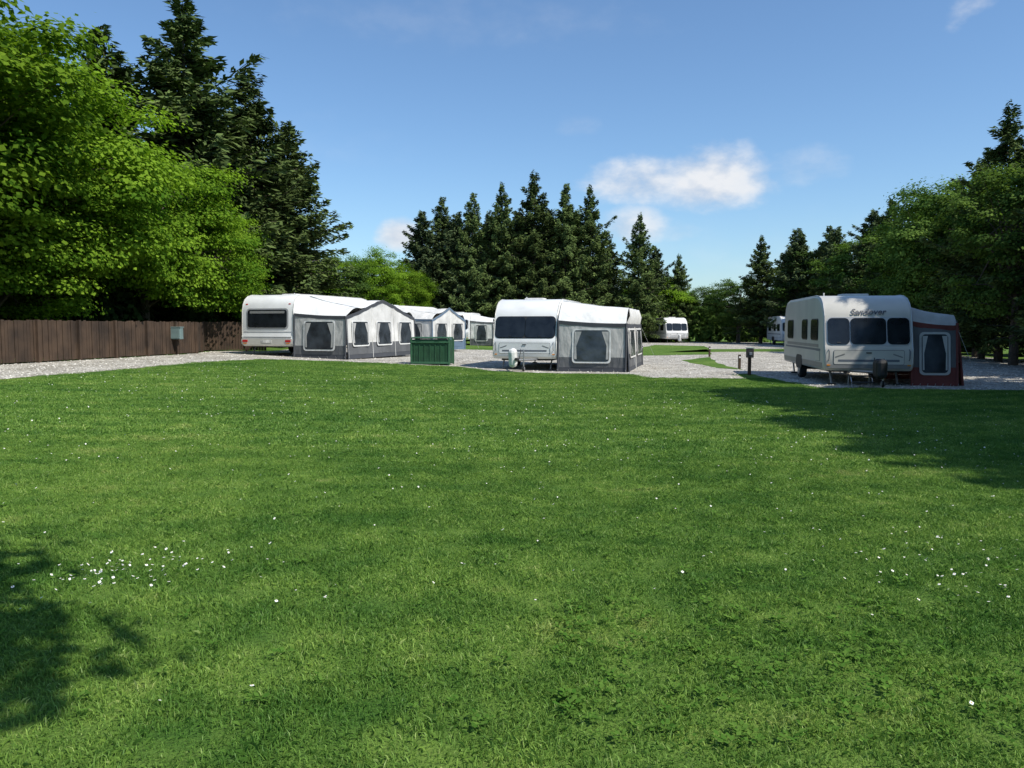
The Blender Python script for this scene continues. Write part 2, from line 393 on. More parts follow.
cn=bpy.data.collections.new('grass_tiles_near'); cf=bpy.data.collections.new('grass_tiles_far')
for k in range(5):
    cn.objects.link(grass_tile('grass_tuft_near_%d'%k,20+k,6400,0.62,0.042,0.0045))
    cf.objects.link(grass_tile('grass_tuft_far_%d'%k,40+k,2600,0.84,0.045,0.0115))
def scatter_pts(y0,y1,step,seed):
    r=np.random.default_rng(seed); P=[];Q=[];S=[]
    y=y0
    while y<y1:
        X=0.68*y+1.8; x=-X
        while x<X:
            px=x+r.uniform(-.2,.2)*step; py=y+r.uniform(-.2,.2)*step
            ok=not inpoly(px,py,gpts)
            if ok:
                for a in range(8):
                    if inpoly(px+0.62*step*math.cos(a*0.785),py+0.62*step*math.sin(a*0.785),gpts): ok=None
                if ok is None:
                    for e in range(12):
                        ex=px+r.uniform(-.6,.6)*step; ey=py+r.uniform(-.6,.6)*step
                        if not inpoly(ex,ey,gpts):
                            P.append((ex,ey,gz(ex))); tl=math.atan(0.48/14) if -13<ex<1 else 0
                            Q.append((Matrix.Rotation(tl,3,'Y')@Matrix.Rotation(r.uniform(0,6.28),3,'Z')).to_euler()[:]); S.append(0.36)
                elif ok:
                    P.append((px,py,gz(px))); tl=math.atan(0.48/14) if -13<px<1 else 0
                    Q.append((Matrix.Rotation(tl,3,'Y')@Matrix.Rotation(r.uniform(0,6.28),3,'Z')).to_euler()[:]); S.append(r.uniform(0.95,1.08))
            x+=step
        y+=step
    return P,Q,S
P,Q,S=scatter_pts(1.2,9.5,0.82,1); gn_scatter('lawn_grass',P,Q,S,cn); n1=len(P)
P,Q,S=scatter_pts(9.9,33,1.1,2); gn_scatter('lawn_grass',P,Q,S,cf); print('tiles',n1,len(P))

def flowers():
    r=np.random.default_rng(5); pts=[]
    def clus(x,y,sx,sy,n):
        for _ in range(n): pts.append((r.normal(x,sx),r.normal(y,sy)))
    clus(-2.35,4.75,0.2,0.2,80); clus(-2.75,4.2,0.25,0.2,18); clus(-2.0,5.0,0.2,0.2,14); clus(-1.0,4.4,.1,.1,6)
    clus(3.0,5.2,0.6,0.7,90); clus(2.6,4.4,0.5,0.5,28); clus(5.2,9,1.2,1.5,100)
    clus(-6,8,1.0,1.0,80); clus(-7.5,14,3,3,260); clus(-9,22,3,4,360); clus(3.5,12,2,3,170); clus(6,15,3,3,160)
    clus(-0.5,9,1.6,1.6,90); clus(0,17,4,4,340)
    for _ in range(480):
        y=3+20*r.uniform()**0.7; pts.append((r.uniform(-.7,.7)*y,y))
    V=[];F=[];MI=[]
    for (x,y) in pts:
        if inpoly(x,y,gpts) or y<2.6: continue
        z=gz(x)+r.uniform(0.03,0.052); s=r.uniform(0.006,0.0105)*(1 if y<10 else 1.15); tx,ty=r.normal(size=2)*0.35
        n=8; b=len(V)
        for i in range(n):
            a=2*math.pi*i/n; q=s*(1 if i%2==0 else 0.8); dx,dy=q*math.cos(a),q*math.sin(a)
            V.append((x+dx,y+dy,z+dx*tx+dy*ty))
        F.append(tuple(range(b,b+n))); MI.append(0)
        b=len(V)
        for i in range(5):
            a=2*math.pi*i/5; q=s*0.32; dx,dy=q*math.cos(a),q*math.sin(a); V.append((x+dx,y+dy,z+0.002+dx*tx+dy*ty))
        F.append(tuple(range(b,b+5))); MI.append(1)
    me=bpy.data.meshes.new('daisy_patch'); me.from_pydata(V,[],F); me.materials.append(M['petal']); me.materials.append(M['yolk'])
    me.polygons.foreach_set('material_index',MI); addobj('daisy_patch',me)
flowers()
def weeds():
    global R; R=np.random.default_rng(9); T=Tree()
    for _ in range(520):
        y=2.9+6*R.uniform()**1.3; x=R.uniform(-.68,.68)*y
        if R.uniform()<0.5: y=2.9+1.6*R.uniform(); x=R.uniform(0.2,2.2)
        n=int(R.integers(5,18)); rad=R.uniform(0.008,0.028)
        a=R.uniform(0,6.28,n); dd=np.stack([np.cos(a),np.sin(a),R.uniform(0.0,0.5,n)],1); dd=nrm(dd)
        c=np.array([x,y,gz(x)+0.025])+dd*rad*R.uniform(0.5,2.2,(n,1))
        w=nrm(np.stack([-np.sin(a),np.cos(a),R.normal(size=n)*0.2],1))
        T.leaves(c,dd,w,np.full(n,rad*1.2),np.full(n,rad*0.85),R.uniform(0.0,0.9,n))
    addobj('lawn_weeds',T.mesh('lawn_weeds',M['weed']))
weeds()

# ------------------------------------------------------------ trees
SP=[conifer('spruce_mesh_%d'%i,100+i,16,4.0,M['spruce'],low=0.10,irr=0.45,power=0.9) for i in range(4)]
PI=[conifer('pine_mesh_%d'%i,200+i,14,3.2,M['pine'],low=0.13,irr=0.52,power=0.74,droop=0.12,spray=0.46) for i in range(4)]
SY=[deciduous('sycamore_mesh_%d'%i,300+i,10,4.3,1.4,200,380,0.13,M['syc']) for i in range(3)]
BI=[deciduous('birch_mesh_%d'%i,400+i,10,2.9,0.8,140,230,0.13,M['birch'],flat=0.8) for i in range(3)]
def plant(kind,x,y,h,wide=1.0,var=None):
    base,h0,nm={'S':(SP,16,'spruce_tree'),'P':(PI,14,'pine_tree'),'D':(SY,10,'sycamore_tree'),'B':(BI,10,'birch_tree')}[kind]
    v=random.randrange(len(base)) if var is None else var
    s=h/h0
    return addobj(nm,base[v],loc=(x,y,gz(x)-0.05),rot=(0,0,random.uniform(0,6.28)),scale=(s*wide,s*wide,s))
T_=[ # left broadleaves
('D',-19.3,25.0,12.2,1.1),('D',-17.5,30.0,10.6,1.05),('D',-15.9,34.8,8.8,1.0),('D',-22.5,21,13,1.0),('D',-14.7,39.8,7.2,.85),('D',-18.8,18,10.5,1.0),('D',-17.8,27.5,7.5,1.1),
# left conifers
('S',-20.4,41,16.0,1.4),('S',-17.0,43,18.2,1.35),('S',-14.6,45.0,15.2,1.25),('S',-13.0,47.5,13.0,1.3),('S',-24,38,15,1.3),('S',-27.5,34,14,1.2),('S',-19,48,16,1.3),('S',-16.4,50,14,1.3),
('S',-24,47,15,1.2),('S',-30,42,15,1.2),('S',-22,56,14,1.2),('S',-17,58,13,1.2),
# gap trees
('B',-14.0,64,7.0,1.3),('D',-12.0,68,7.6,.85),('D',-9.6,72,6.8,.8),('B',-17,66,7.8,1.3),('D',-14.3,56,6.0,.9),
# centre conifers
('P',-8.9,80,12.6,1.1),('S',-7.2,82,14.4,1.0),('P',-5.4,81,12.8,1.1),('S',-3.9,80,14.6,0.9),('P',-2.4,83,13.2,1.1),('S',-0.9,80,15.4,0.95),('P',0.6,82,13.2,1.0),('S',2.1,80,16.6,1.0),('P',3.7,82,13.6,1.0),('S',5.2,80,15.6,0.95),('P',6.5,82,13.2,0.9),('S',7.9,81,15.4,0.95),('S',9.9,84,11.4,1.0),('S',12.6,80,12.6,0.95),
('S',-6,87,12,1.4),('S',0.5,88,12.5,1.4),('S',5.8,88,12.5,1.4),('S',10,90,10.5,1.3),
('P',15.2,86,10.2,1.0),('S',17.8,86,9.2,1.0),('D',16.0,88,7.6,1.0),('B',20.0,92,6,1.3),
# right side
('B',21.5,86,6.2,1.4),('B',22.6,80,6.8,1.3),('S',23.6,76,10.0,1.2),('P',26.5,76,9.6,1.2),('P',25.2,71,10.2,1.1),('B',26.4,72,8.6,1.2),('S',27.2,69,10.2,1.2),('P',26.2,65,9.6,1.1),('B',27.0,62,8.8,1.2),('P',26.8,60,10.2,1.1),
('S',26.2,56,10.4,1.2),('P',27.0,53,10.2,1.1),('B',25.6,50,9.6,1.1),('P',28.5,52,11,1.1),('B',23.7,45,10.0,1.0),('S',26.8,46,11.0,1.1),('B',24.4,42,9.2,1.0),('S',23.2,39.5,10.0,1.1),('S',22.2,36.5,11.4,1.05),('B',20.7,33.0,8.6,.9),('S',22.0,31.0,10.8,1.1),('P',20.4,28.0,10,1),('S',26,36,11,1.2),('S',30,44,11,1.2),('S',30,56,10,1.2),
('S',19.6,24.5,12,1.0),
# row to the right of the lawn (out of frame, casts the shade)
('S',17.4,17.8,15,1.2),('P',15.4,13.2,15.5,1.35),('S',15.4,10.2,16,1.3),('P',15.0,6.8,15.5,1.35),('S',15.0,3.6,16,1.3),('P',14.6,0.2,14.5,1.3),('S',19.5,6,15,1.2),('S',20,14,15,1.2),
]
for t in T_: plant(*t)
def woodland(name,line,n,depth,h0,h1,leaf,seed,ls=0.5):
    global R; R=np.random.default_rng(seed); T=Tree()
    line=np.array(line,float); seg=np.linalg.norm(np.diff(line,axis=0),axis=1); cum=np.concatenate([[0],np.cumsum(seg)])
    for i in range(n):
        s=R.uniform(0,cum[-1]); x=np.interp(s,cum,line[:,0])+R.normal()*depth; y=np.interp(s,cum,line[:,1])+R.normal()*depth
        h=R.uniform(h0,h1); r=h*R.uniform(0.28,0.4)
        v,f=tube([(x,y,gz(x)-0.1),(x,y,gz(x)+h*0.8)],[0.04*h*0.4+0.03,0.02],5); T.add(v,f,0)
        m=int(420*(h/h1+0.3)); u=R.uniform(0,1,m); a=R.uniform(0,6.28,m)
        rr=r*(1-u**2*0.85)*np.sqrt(R.uniform(0.15,1,m))*(1+0.25*np.sin(3*a+7*u+i))
        c=np.stack([x+rr*np.cos(a),y+rr*np.sin(a),gz(x)+h*(0.04+0.96*u)],1)
        nv=nrm(np.stack([np.cos(a),np.sin(a),np.full(m,0.8)],1)+R.normal(size=(m,3))*0.5); d,w=frames(nv)
        sz=ls*R.uniform(0.5,1.2,m); T.leaves(c,d,w,sz*1.3,sz,np.clip(0.45+R.normal(size=m)*0.2,0,1))
    addobj(name,T.mesh(name,leaf))
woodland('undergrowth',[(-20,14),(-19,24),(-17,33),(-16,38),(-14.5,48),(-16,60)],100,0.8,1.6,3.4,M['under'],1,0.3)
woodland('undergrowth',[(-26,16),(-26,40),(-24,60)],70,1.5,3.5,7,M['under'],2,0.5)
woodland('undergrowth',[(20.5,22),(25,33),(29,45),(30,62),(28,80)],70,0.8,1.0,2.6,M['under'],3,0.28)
woodland('hedge',[(-18,62),(-12,74),(-9,84),(0,86),(14,86),(25,84)],90,0.9,2.0,4.0,M['birch'],4,0.35)
woodland('distant_woodland',[(-90,60),(-60,100),(-20,125),(30,125),(70,110),(100,70)],170,5,5,8,M['birch'],5,1.0)

# ------------------------------------------------------------ built-object helpers
def box(name,parent,c,s,mat,bev=0.0,rot=(0,0,0)):
    bm=bmesh.new(); bmesh.ops.create_cube(bm,size=1)
    for v in bm.verts: v.co=Vector((v.co.x*s[0],v.co.y*s[1],v.co.z*s[2]))
    if bev>0: bmesh.ops.bevel(bm,geom=bm.edges[:],offset=min(bev,min(s)*0.45),segments=2,affect='EDGES',profile=0.5)
    me=bpy.data.meshes.new(name); bm.to_mesh(me); bm.free(); me.materials.append(mat)
    return addobj(name,me,parent,loc=c,rot=rot)
def panel(name,parent,c,u,v,w,h,r,t,mat,lift=0.0):
    u=Vector(u).normalized(); v=Vector(v).normalized(); n=u.cross(v); c=Vector(c)+n*lift
    r=min(r,w*0.49,h*0.49); P=[]
    for (sx,sy,a0) in ((1,1,0),(-1,1,90),(-1,-1,180),(1,-1,270)):
        for k in range(5):
            a=math.radians(a0+k*22.5); P.append((sx*(w/2-r)+r*math.cos(a),sy*(h/2-r)+r*math.sin(a)))
    V=[c+u*x+v*y+n*t for x,y in P]+[c+u*x+v*y for x,y in P]; m=len(P)
    F=[tuple(range(m))]+[(i,i+m,(i+1)%m+m,(i+1)%m) for i in range(m)]
    me=bpy.data.meshes.new(name); me.from_pydata(V,[],F); me.materials.append(mat)
    return addobj(name,me,parent)
def poly(name,parent,faces,mat,smooth=False):
    V=[];F=[]
    for f in faces:
        b=len(V); V+= [tuple(p) for p in f]; F.append(tuple(range(b,b+len(f))))
    me=bpy.data.meshes.new(name); me.from_pydata(V,[],F); me.materials.append(mat)
    if smooth:
        bm=bmesh.new(); bm.from_mesh(me); bmesh.ops.remove_doubles(bm,verts=bm.verts[:],dist=0.001)
        for f in bm.faces: f.smooth=True
        bm.to_mesh(me); bm.free()
    return addobj(name,me,parent)
def rod(name,parent,pts,rad,mat,sides=8):
    v,f=tube(pts,[rad]*len(pts),sides); 
    v=[tuple(p) for p in v]; f=list(f)
    f.append(tuple(range(sides))); f.append(tuple(range(len(v)-sides,len(v))))
    me=bpy.data.meshes.new(name); me.from_pydata(v,[],f); me.materials.append(mat)
    return addobj(name,me,parent)
def wheel(name,parent,c,r,w):
    bm=bmesh.new(); bmesh.ops.create_cone(bm,cap_ends=True,segments=28,radius1=r,radius2=r,depth=w)
    bmesh.ops.bevel(bm,geom=[e for e in bm.edges if e.calc_length()<r],offset=0.03,segments=2,affect='EDGES')
    me=bpy.data.meshes.new(name); bm.to_mesh(me); bm.free(); me.materials.append(M['rubber'])
    o=addobj(name,me,parent,loc=c,rot=(0,math.pi/2,0))
    bm=bmesh.new(); bmesh.ops.create_cone(bm,cap_ends=True,segments=24,radius1=r*0.6,radius2=r*0.5,depth=w+0.03)
    me=bpy.data.meshes.new(name+'_rim'); bm.to_mesh(me); bm.free(); me.materials.append(M['steel'])
    addobj(name+'_rim',me,parent,loc=c,rot=(0,math.pi/2,0))

def caravan(ax,ay,theta,W=2.3,L=6.0,H=2.55,slope=0.26,end='front',body='white',text=None,zoff=0.0,panes=3,winz=(1.2,1.95),stripe=True):
    cx=ax+W/2
    E=bpy.data.objects.new('caravan',None); COL.objects.link(E); E.location=(ax,ay,gz(cx)+zoff); E.rotation_euler=(0,0,-math.radians(theta))
    k=H/2.58
    pf=[(0.12,0.42),(0.03,0.50),(0.0,0.62),(0.0,1.02),(0.03,1.10),(0.05,1.14),(0.05+slope,1.98),(0.08+slope*1.35,2.16),(0.16+slope*1.6,2.32),(0.32+slope*1.8,2.46),(0.62+slope*2,2.55),(1.3,2.58)]
    if end=='rear': pf=[(0.10,0.40),(0.0,0.48),(0.0,0.80),(0.03,0.86),(0.03,1.1),(0.06,1.9),(0.12,2.16),(0.24,2.36),(0.44,2.50),(0.75,2.57),(1.3,2.58)]
    pb=[(L-0.9,2.57),(L-0.4,2.50),(L-0.18,2.36),(L-0.06,2.1),(L,1.5),(L,0.55),(L-0.1,0.42)]
    prof=[(y,z*k) for y,z in pf+pb]
    bm=bmesh.new()
    a=[bm.verts.new((0,y,z)) for y,z in prof]; b=[bm.verts.new((W,y,z)) for y,z in prof]
    n=len(prof); f1=bm.faces.new(a); f2=bm.faces.new(list(reversed(b)))
    for i in range(n): bm.faces.new((a[(i+1)%n],a[i],b[i],b[(i+1)%n]))
    bmesh.ops.recalc_face_normals(bm,faces=bm.faces[:])
    ee=[e for e in bm.edges if abs(e.verts[0].co.x-e.verts[1].co.x)<1e-6]
    bmesh.ops.bevel(bm,geom=ee,offset=0.075,segments=4,affect='EDGES',profile=0.5,clamp_overlap=True)
    for f in bm.faces: f.smooth=True
    me=bpy.data.meshes.new('body_shell'); bm.to_mesh(me); bm.free(); me.materials.append(M[body])
    try: me.set_sharp_from_angle(angle=math.radians(32))
    except Exception: pass
    addobj('body_shell',me,E)
    X=(1,0,0)
    if end=='front':
        p0=Vector((0,0.05,1.14*k)); p1=Vector((0,0.05+slope,1.98*k))
    else:
        p0=Vector((0,0.03,1.1*k)); p1=Vector((0,0.06,1.9*k))
    sv=(p1-p0).normalized()
    def onf(z): 
        t=(z-p0.z)/(p1.z-p0.z); return p0+(p1-p0)*t
    zc=(winz[0]+winz[1])/2; wh=(winz[1]-winz[0])
    c=onf(zc)
    if end=='front':
        panel('window_surround',E,(W/2,c.y,c.z),X,sv,W-0.16,wh+0.07,0.16,0.012,M['alu'] if panes==3 else M['black'])
        ws={3:[0.27,0.435,0.27],2:[0.495,0.495],1:[0.98]}[panes]
        tot=W-0.22; x=W/2-tot/2
        for i,wf in enumerate(ws):
            w=tot*wf; g=(1-sum(ws))/max(1,len(ws)-1)*tot if len(ws)>1 else 0
            panel('front_window_%d'%(i+1),E,(x+w/2,c.y,c.z),X,sv,w,wh,0.12,0.03,M['glass'])
            rod('window_catch_%d'%(i+1),E,[(x+w/2-0.05,onf(winz[0]+.06).y-0.04,winz[0]+0.06),(x+w/2+0.05,onf(winz[0]+.06).y-0.04,winz[0]+0.06)],0.012,M['black'],6)
            x+=w+g
        panel('gas_locker_seam',E,(W/2,0.0,0.80*k),X,(0,0,1),W-0.5,0.40,0.05,0.004,M['seam'])
        panel('gas_locker_door',E,(W/2,0.0,0.80*k),X,(0,0,1),W-0.53,0.37,0.04,0.014,M[body])
        panel('locker_latch',E,(W/2,-0.014,0.93*k),X,(0,0,1),0.14,0.03,0.01,0.02,M['black'])
        if stripe:
            panel('lower_decal',E,(W/2,-0.014,0.71*k),X,(0,0,1),W-0.75,0.06,0.01,0.003,M['greyd'])
            for sx,sg in ((0.42,1),(W-0.42,-1)):
                panel('sweep_decal',E,(sx,-0.014,0.85*k),(1,0,0.35*sg),(-0.35*sg,0,1),0.26,0.035,0.015,0.004,M['silver'])
        if body=='cream':
            panel('lower_front_skirt',E,(W/2,0.0,0.545*k),X,(0,0,1),W-0.18,0.10,0.03,0.006,M['silver'])
        for sx in (0.13,W-0.13):
            rod('grab_handle',E,[(sx,0.0,0.72*k),(sx,-0.06,0.76*k),(sx,-0.06,0.98*k),(sx,0.0,1.02*k)],0.014,M['greyd'],6)
            panel('marker_lamp',E,(sx,0.005,0.58*k),X,(0,0,1),0.09,0.035,0.01,0.02,M['amber'])
        mid=W/2
        for sx in (-0.45,0.45):
            rod('a_frame_rail',E,[(mid+sx,0.12,0.40),(mid+sx*0.08,-1.05,0.42)],0.04,M['steel'],6)
        rod('coupling_head',E,[(mid,-0.9,0.44),(mid,-1.3,0.46)],0.05,M['black'],8)
        if text: box('hitch_cover',E,(mid,-1.1,0.52),(0.28,0.50,0.50),M['black'],0.10)
        else: box('hitch_cover',E,(mid-0.15,-1.1,0.50),(0.28,0.40,0.66),M['fabW'],0.12,rot=(0.15,0,0))
        rod('jockey_stem',E,[(mid+0.16,-0.8,0.16),(mid+0.16,-0.8,0.78)],0.028,M['steel'],8)
        wheel('jockey_wheel',E,(mid+0.16,-0.8,0.11),0.11,0.06)
        rod('handbrake_lever',E,[(mid,-0.75,0.47),(mid,-0.55,0.78)],0.014,M['black'],6)
    else:
        panel('window_surround',E,(W/2,c.y,c.z),X,sv,W*0.80,wh+0.12,0.14,0.010,M['alu'])
        panel('rear_window',E,(W/2,c.y,c.z),X,sv,W*0.74,wh,0.10,0.03,M['glass'])
        panel('window_blind',E,(W/2,onf(winz[1]-.1).y,winz[1]-0.1),X,sv,W*0.66,0.10,0.03,0.034,M['blind'])
        panel('rear_bumper',E,(W/2,0.0,0.60*k),X,(0,0,1),W-0.10,0.26,0.06,0.06,M['cream'])
        panel('bumper_shadow_gap',E,(W/2,0.0,0.78*k),X,(0,0,1),W-0.24,0.03,0.01,0.01,M['seam'])
        for sx in (0.24,W-0.24):
            panel('tail_lamp',E,(sx,-0.06,0.62*k),X,(0,0,1),0.26,0.09,0.03,0.02,M['red'])
            panel('indicator_lamp',E,(sx,-0.06,0.52*k),X,(0,0,1),0.18,0.03,0.01,0.02,M['amber'])
            panel('high_marker_lamp',E,(sx,0.13,2.16*k),X,(0,0.2,1),0.10,0.04,0.01,0.02,M['red'])
        panel('number_plate',E,(W/2,-0.06,0.60*k),X,(0,0,1),0.50,0.11,0.01,0.012,M['fabL'])
        panel('panel_seam',E,(W/2,0.03,1.0*k),X,sv,W-0.22,0.012,0.005,0.008,M['seam'])
    for sx,u in ((0,(0,-1,0)),(W,(0,1,0))):
        s='left' if sx==0 else 'right'
        for i,(yy,ww) in enumerate(((1.25,0.9),(2.7,0.75),(L-1.3,0.95))):
            panel('side_window_frame_%s_%d'%(s,i),E,(sx,yy,1.58*k),u,(0,0,1),ww+0.06,0.62,0.09,0.008,M['black'])
            panel('side_window_%s_%d'%(s,i),E,(sx,yy,1.58*k),u,(0,0,1),ww,0.56,0.08,0.028,M['glass'])
        if body=='cream':
            panel('lower_side_skirt_'+s,E,(sx,L/2,0.56*k),u,(0,0,1),L-0.35,0.15,0.03,0.005,M['silver'])
            panel('side_sweep_decal_'+s,E,(sx,L/2,1.11*k),u,(0,0,1),L-1.4,0.09,0.03,0.004,M['silver'])
        panel('side_rail_'+s,E,(sx,L/2,0.66*k),u,(0,0,1),L-0.3,0.03,0.01,0.01,M['alu'])
        panel('side_decal_'+s,E,(sx,L/2,1.0*k),u,(0,0,1),L-0.9,0.06,0.01,0.004,M['greyd'])
        panel('locker_hatch_'+s,E,(sx,0.75,0.82*k),u,(0,0,1),0.55,0.28,0.03,0.0065,M['seam'])
        panel('locker_hatch_face_'+s,E,(sx,0.75,0.82*k),u,(0,0,1),0.53,0.26,0.03,0.012,M[body])
        panel('wheel_arch_'+s,E,(sx,L*0.55,0.52),u,(0,0,1),0.98,0.42,0.2,0.013,M['black'])
        wheel('wheel_'+s,E,(0.10 if sx==0 else W-0.10,L*0.55,0.31),0.31,0.19)
        xx=-0.004 if sx==0 else W+0.004
        rod('corner_moulding_'+s,E,[(xx+(0.045 if sx==0 else -0.045),y-(0.002 if i<6 else 0),z+(0.002 if i>=6 else 0)) for i,(y,z) in enumerate(prof[2:len(pf)+3])],0.016,M['alu'] if body!='white' else M['cream'],6)
    box('chassis',E,(W/2,L/2+0.1,0.40),(W-0.5,L-0.6,0.10),M['black'])
    box('axle',E,(W/2,L*0.55,0.32),(W-0.4,0.1,0.1),M['black'])
    for (sx,yy) in ((0.3,0.35),(W-0.3,0.35),(0.3,L-0.4),(W-0.3,L-0.4)):
        rod('corner_steady',E,[(sx,yy+0.25,0.40),(sx,yy,0.03)],0.03,M['steel'],6)
        box('steady_pad',E,(sx,yy,0.02),(0.18,0.18,0.05),M['black'])
    box('roof_light',E,(W/2,1.9,2.60*k),(0.75,0.55,0.10),M['fabL'],0.03)
    box('roof_vent',E,(W/2,L-1.5,2.60*k),(0.42,0.42,0.09),M['fabL'],0.03)
    rod('tv_aerial_mast',E,[(W*0.25,3.0,2.5*k),(W*0.25,3.0,2.74*k)],0.02,M['white'],6)
    if text:
        cu=bpy.data.curves.new('name_lettering','FONT'); cu.body=text; cu.size=0.24; cu.align_x='CENTER'; cu.extrude=0.004; cu.shear=0.3; cu.offset=0.004
        cu.materials.append(M['ink'])
        o=bpy.data.objects.new('name_lettering',cu); COL.objects.link(o); o.parent=E
        a0=math.atan2(0.03+0.35*slope,0.18)
        o.rotation_euler=(math.pi/2-a0,0,0)
        nn=Vector((0,-math.cos(a0),math.sin(a0))); o.location=Vector((W/2,0.05+slope+0.010,2.00*k))+nn*0.030
    return E

def awning(E,W,D,y0,La,zr=2.42,zf=2.15,ze=1.88,hip=0.65,gable=0.0,low='fabG',mid='fabM',roof='fabW',trim='fabD',nwin=3,skirtz=0.0,drop=0.0,endmid=None,endlow=None,fmid=None,ewin=0.5,flare=0.0,border='fabL',sag=0.10,fw=0.66):
    A=bpy.data.objects.new('caravan_awning',None); COL.objects.link(A); A.location=E.location; A.rotation_euler=E.rotation_euler
    A.location.z-=drop
    seed=E.location.x*3.1
    def cl(p,amt=0.03):
        q=Vector((p[0]*1.1+seed,p[1]*1.1,p[2]*1.3)); return amt*mnoise.noise(q)
    x0=W+0.03; x1=W+D; ya=y0; yb=y0+La; z0=skirtz-0.04
    zr+=drop
    ym=(ya+yb)/2
    hy=ya+hip; hyb=yb-hip*0.6
    def top_front(y): 
        f=abs((y-ym)/(La/2-hip*0.8)); return zf+gable*(1-f) 
    G=[];n=24;mseg=10
    for i in range(n+1):
        y=hy+(hyb-hy)*i/n; row=[]
        for j in range(mseg+1):
            s=j/mseg; z=zr*(1-s)+top_front(y)*s-sag*math.sin(math.pi*s)*(0.35+0.65*abs(math.sin(math.pi*i/n*3)))
            z-=0.05*max(0,s-0.85)/0.15*(abs(math.sin(math.pi*i/n*3)))
            p=(x0+(x1-x0)*s,y,z)
            row.append((p[0],p[1],p[2]+(cl(p,0.035) if 0<s<1 else 0)))
        G.append(row)
    faces=[]
    for i in range(n):
        for j in range(mseg): faces.append((G[i][j],G[i][j+1],G[i+1][j+1],G[i+1][j]))
    for (row,ye) in ((G[0],ya),(G[n],yb)):
        for j in range(mseg):
            s0=j/mseg; s1=(j+1)/mseg
            e=lambda s:(x0+(x1-x0)*s,ye-0.012,ze+0.12*(1-s)-0.03*math.sin(math.pi*s))
            p,q,r_,t=row[j],row[j+1],e(s1),e(s0)
            prev=(p,q)
            for kk in range(1,7):
                f_=kk/6; bul=0.13*math.sin(math.pi*f_)
                def mk(A_,B_):
                    v=[a*(1-f_)+b*f_ for a,b in zip(A_,B_)]; v[2]+=bul+(cl(v,0.04) if 0<f_<1 else 0); return tuple(v)
                cur=(mk(p,t),mk(q,r_))
                faces.append((prev[0],prev[1],cur[1],cur[0])); prev=cur
    poly('roof_sheet',A,faces,M[roof],True)
    def wall(tag,pa,pb,za,zb,apex=None,wins=True,nw=1,mm=None,ll=None,wf=0.55,z1=0.52,zt=0.62):
        mm=mm or mid; ll=ll or low
        pa=Vector((*pa,0)); pb=Vector((*pb,0)); d=(pb-pa); Lw=d.length; u=d.normalized(); nn=u.cross(Vector((0,0,1)))
        def P(s,z,bow=0.0):
            q=pa+d*s; b=bow
            if 0<s<1 and z>0.1: b+=cl((q.x,q.y,z),0.03)*min(1,s*6,(1-s)*6)
            q=q+nn*(b+flare*max(0,1-z/1.7)); return (q.x,q.y,z)
        ns=10*nw; skirt=[];lowf=[];upf=[]
        def topz(s):
            z=za*(1-s)+zb*s
            if apex: z=apex-(apex-za)*abs(s-0.5)*2
            return z-0.03*abs(math.sin(math.pi*s*nw))
        def bow(s,z): return 0.04*abs(math.sin(math.pi*s*nw))*math.sin(math.pi*min(1,z/1.9))
        for i in range(ns):
            s0=i/ns; s1=(i+1)/ns
            skirt.append([P(s0,z0),P(s1,z0),P(s1,0.14),P(s0,0.14)])
            for z_a,z_b in ((0.14,0.38),(0.38,zt)): lowf.append([P(s0,z_a,bow(s0,z_a)),P(s1,z_a,bow(s1,z_a)),P(s1,z_b,bow(s1,z_b)),P(s0,z_b,bow(s0,z_b))])
            for z_a,z_b in ((zt,0.86),(0.86,1.1),(1.1,1.32),(1.32,1.5)): upf.append([P(s0,z_a,bow(s0,z_a)),P(s1,z_a,bow(s1,z_a)),P(s1,z_b,bow(s1,z_b)),P(s0,z_b,bow(s0,z_b))])
            upf.append([P(s0,1.5,bow(s0,1.5)),P(s1,1.5,bow(s1,1.5)),P(s1,topz(s1)),P(s0,topz(s0))])
        poly('skirt_'+tag,A,skirt,M[trim],True); poly('lower_'+tag,A,lowf,M[ll],True); poly('upper_'+tag,A,upf,M[mm],True)
        for i in range(nw):
            sw=Lw/nw; c=pa+u*(sw*(i+0.5))+nn*0.062
            zz1=min(za,zb)-0.22; hh=zz1-z1; zc=z1+hh/2; ww=sw*wf
            if not wins: continue
            vd=Vector((0,0,1))-nn*(flare/1.7); cc=c+nn*(flare*(1-zc/1.7))
            panel('window_border_%s_%d'%(tag,i),A,(cc.x,cc.y,zc),u,vd,ww+0.12,hh+0.12,0.12,0.008,M[border],lift=-0.015)
            panel('window_%s_%d'%(tag,i),A,(cc.x,cc.y,zc),u,vd,ww,hh,0.10,0.006,M['pvc'],lift=-0.006)
            cv=[]
            for sg in (-1,1):
                xe=sg*(ww*0.5-0.02); wt=ww*0.20; wb=ww*0.07
                def CP(xx,zz): q=cc+u*xx+nn*0.003+nn*(-(flare/1.7)*(zz-zc)); return (q.x,q.y,zz)
                cv.append([CP(xe,zc-hh/2+0.08),CP(xe-sg*wb,zc-hh/2+0.08),CP(xe-sg*wb*0.8,zc),CP(xe-sg*wt,zc+hh/2-0.05),CP(xe,zc+hh/2-0.05)])
            poly('curtain_%s_%d'%(tag,i),A,cv,M['fabM'])
        for s in ([0.0,1.0]+[i/nw for i in range(1,nw)]):
            zt2=topz(s); a_=P(s,z0,0.012); b_=P(s,1.7,0.012); c_=P(s,zt2,0.012)
            rod('pole_sleeve_'+tag,A,[a_,b_,c_],0.014 if 0<s<1 else 0.034,M[mm] if 0<s<1 else M[trim],8)
        vf=[]
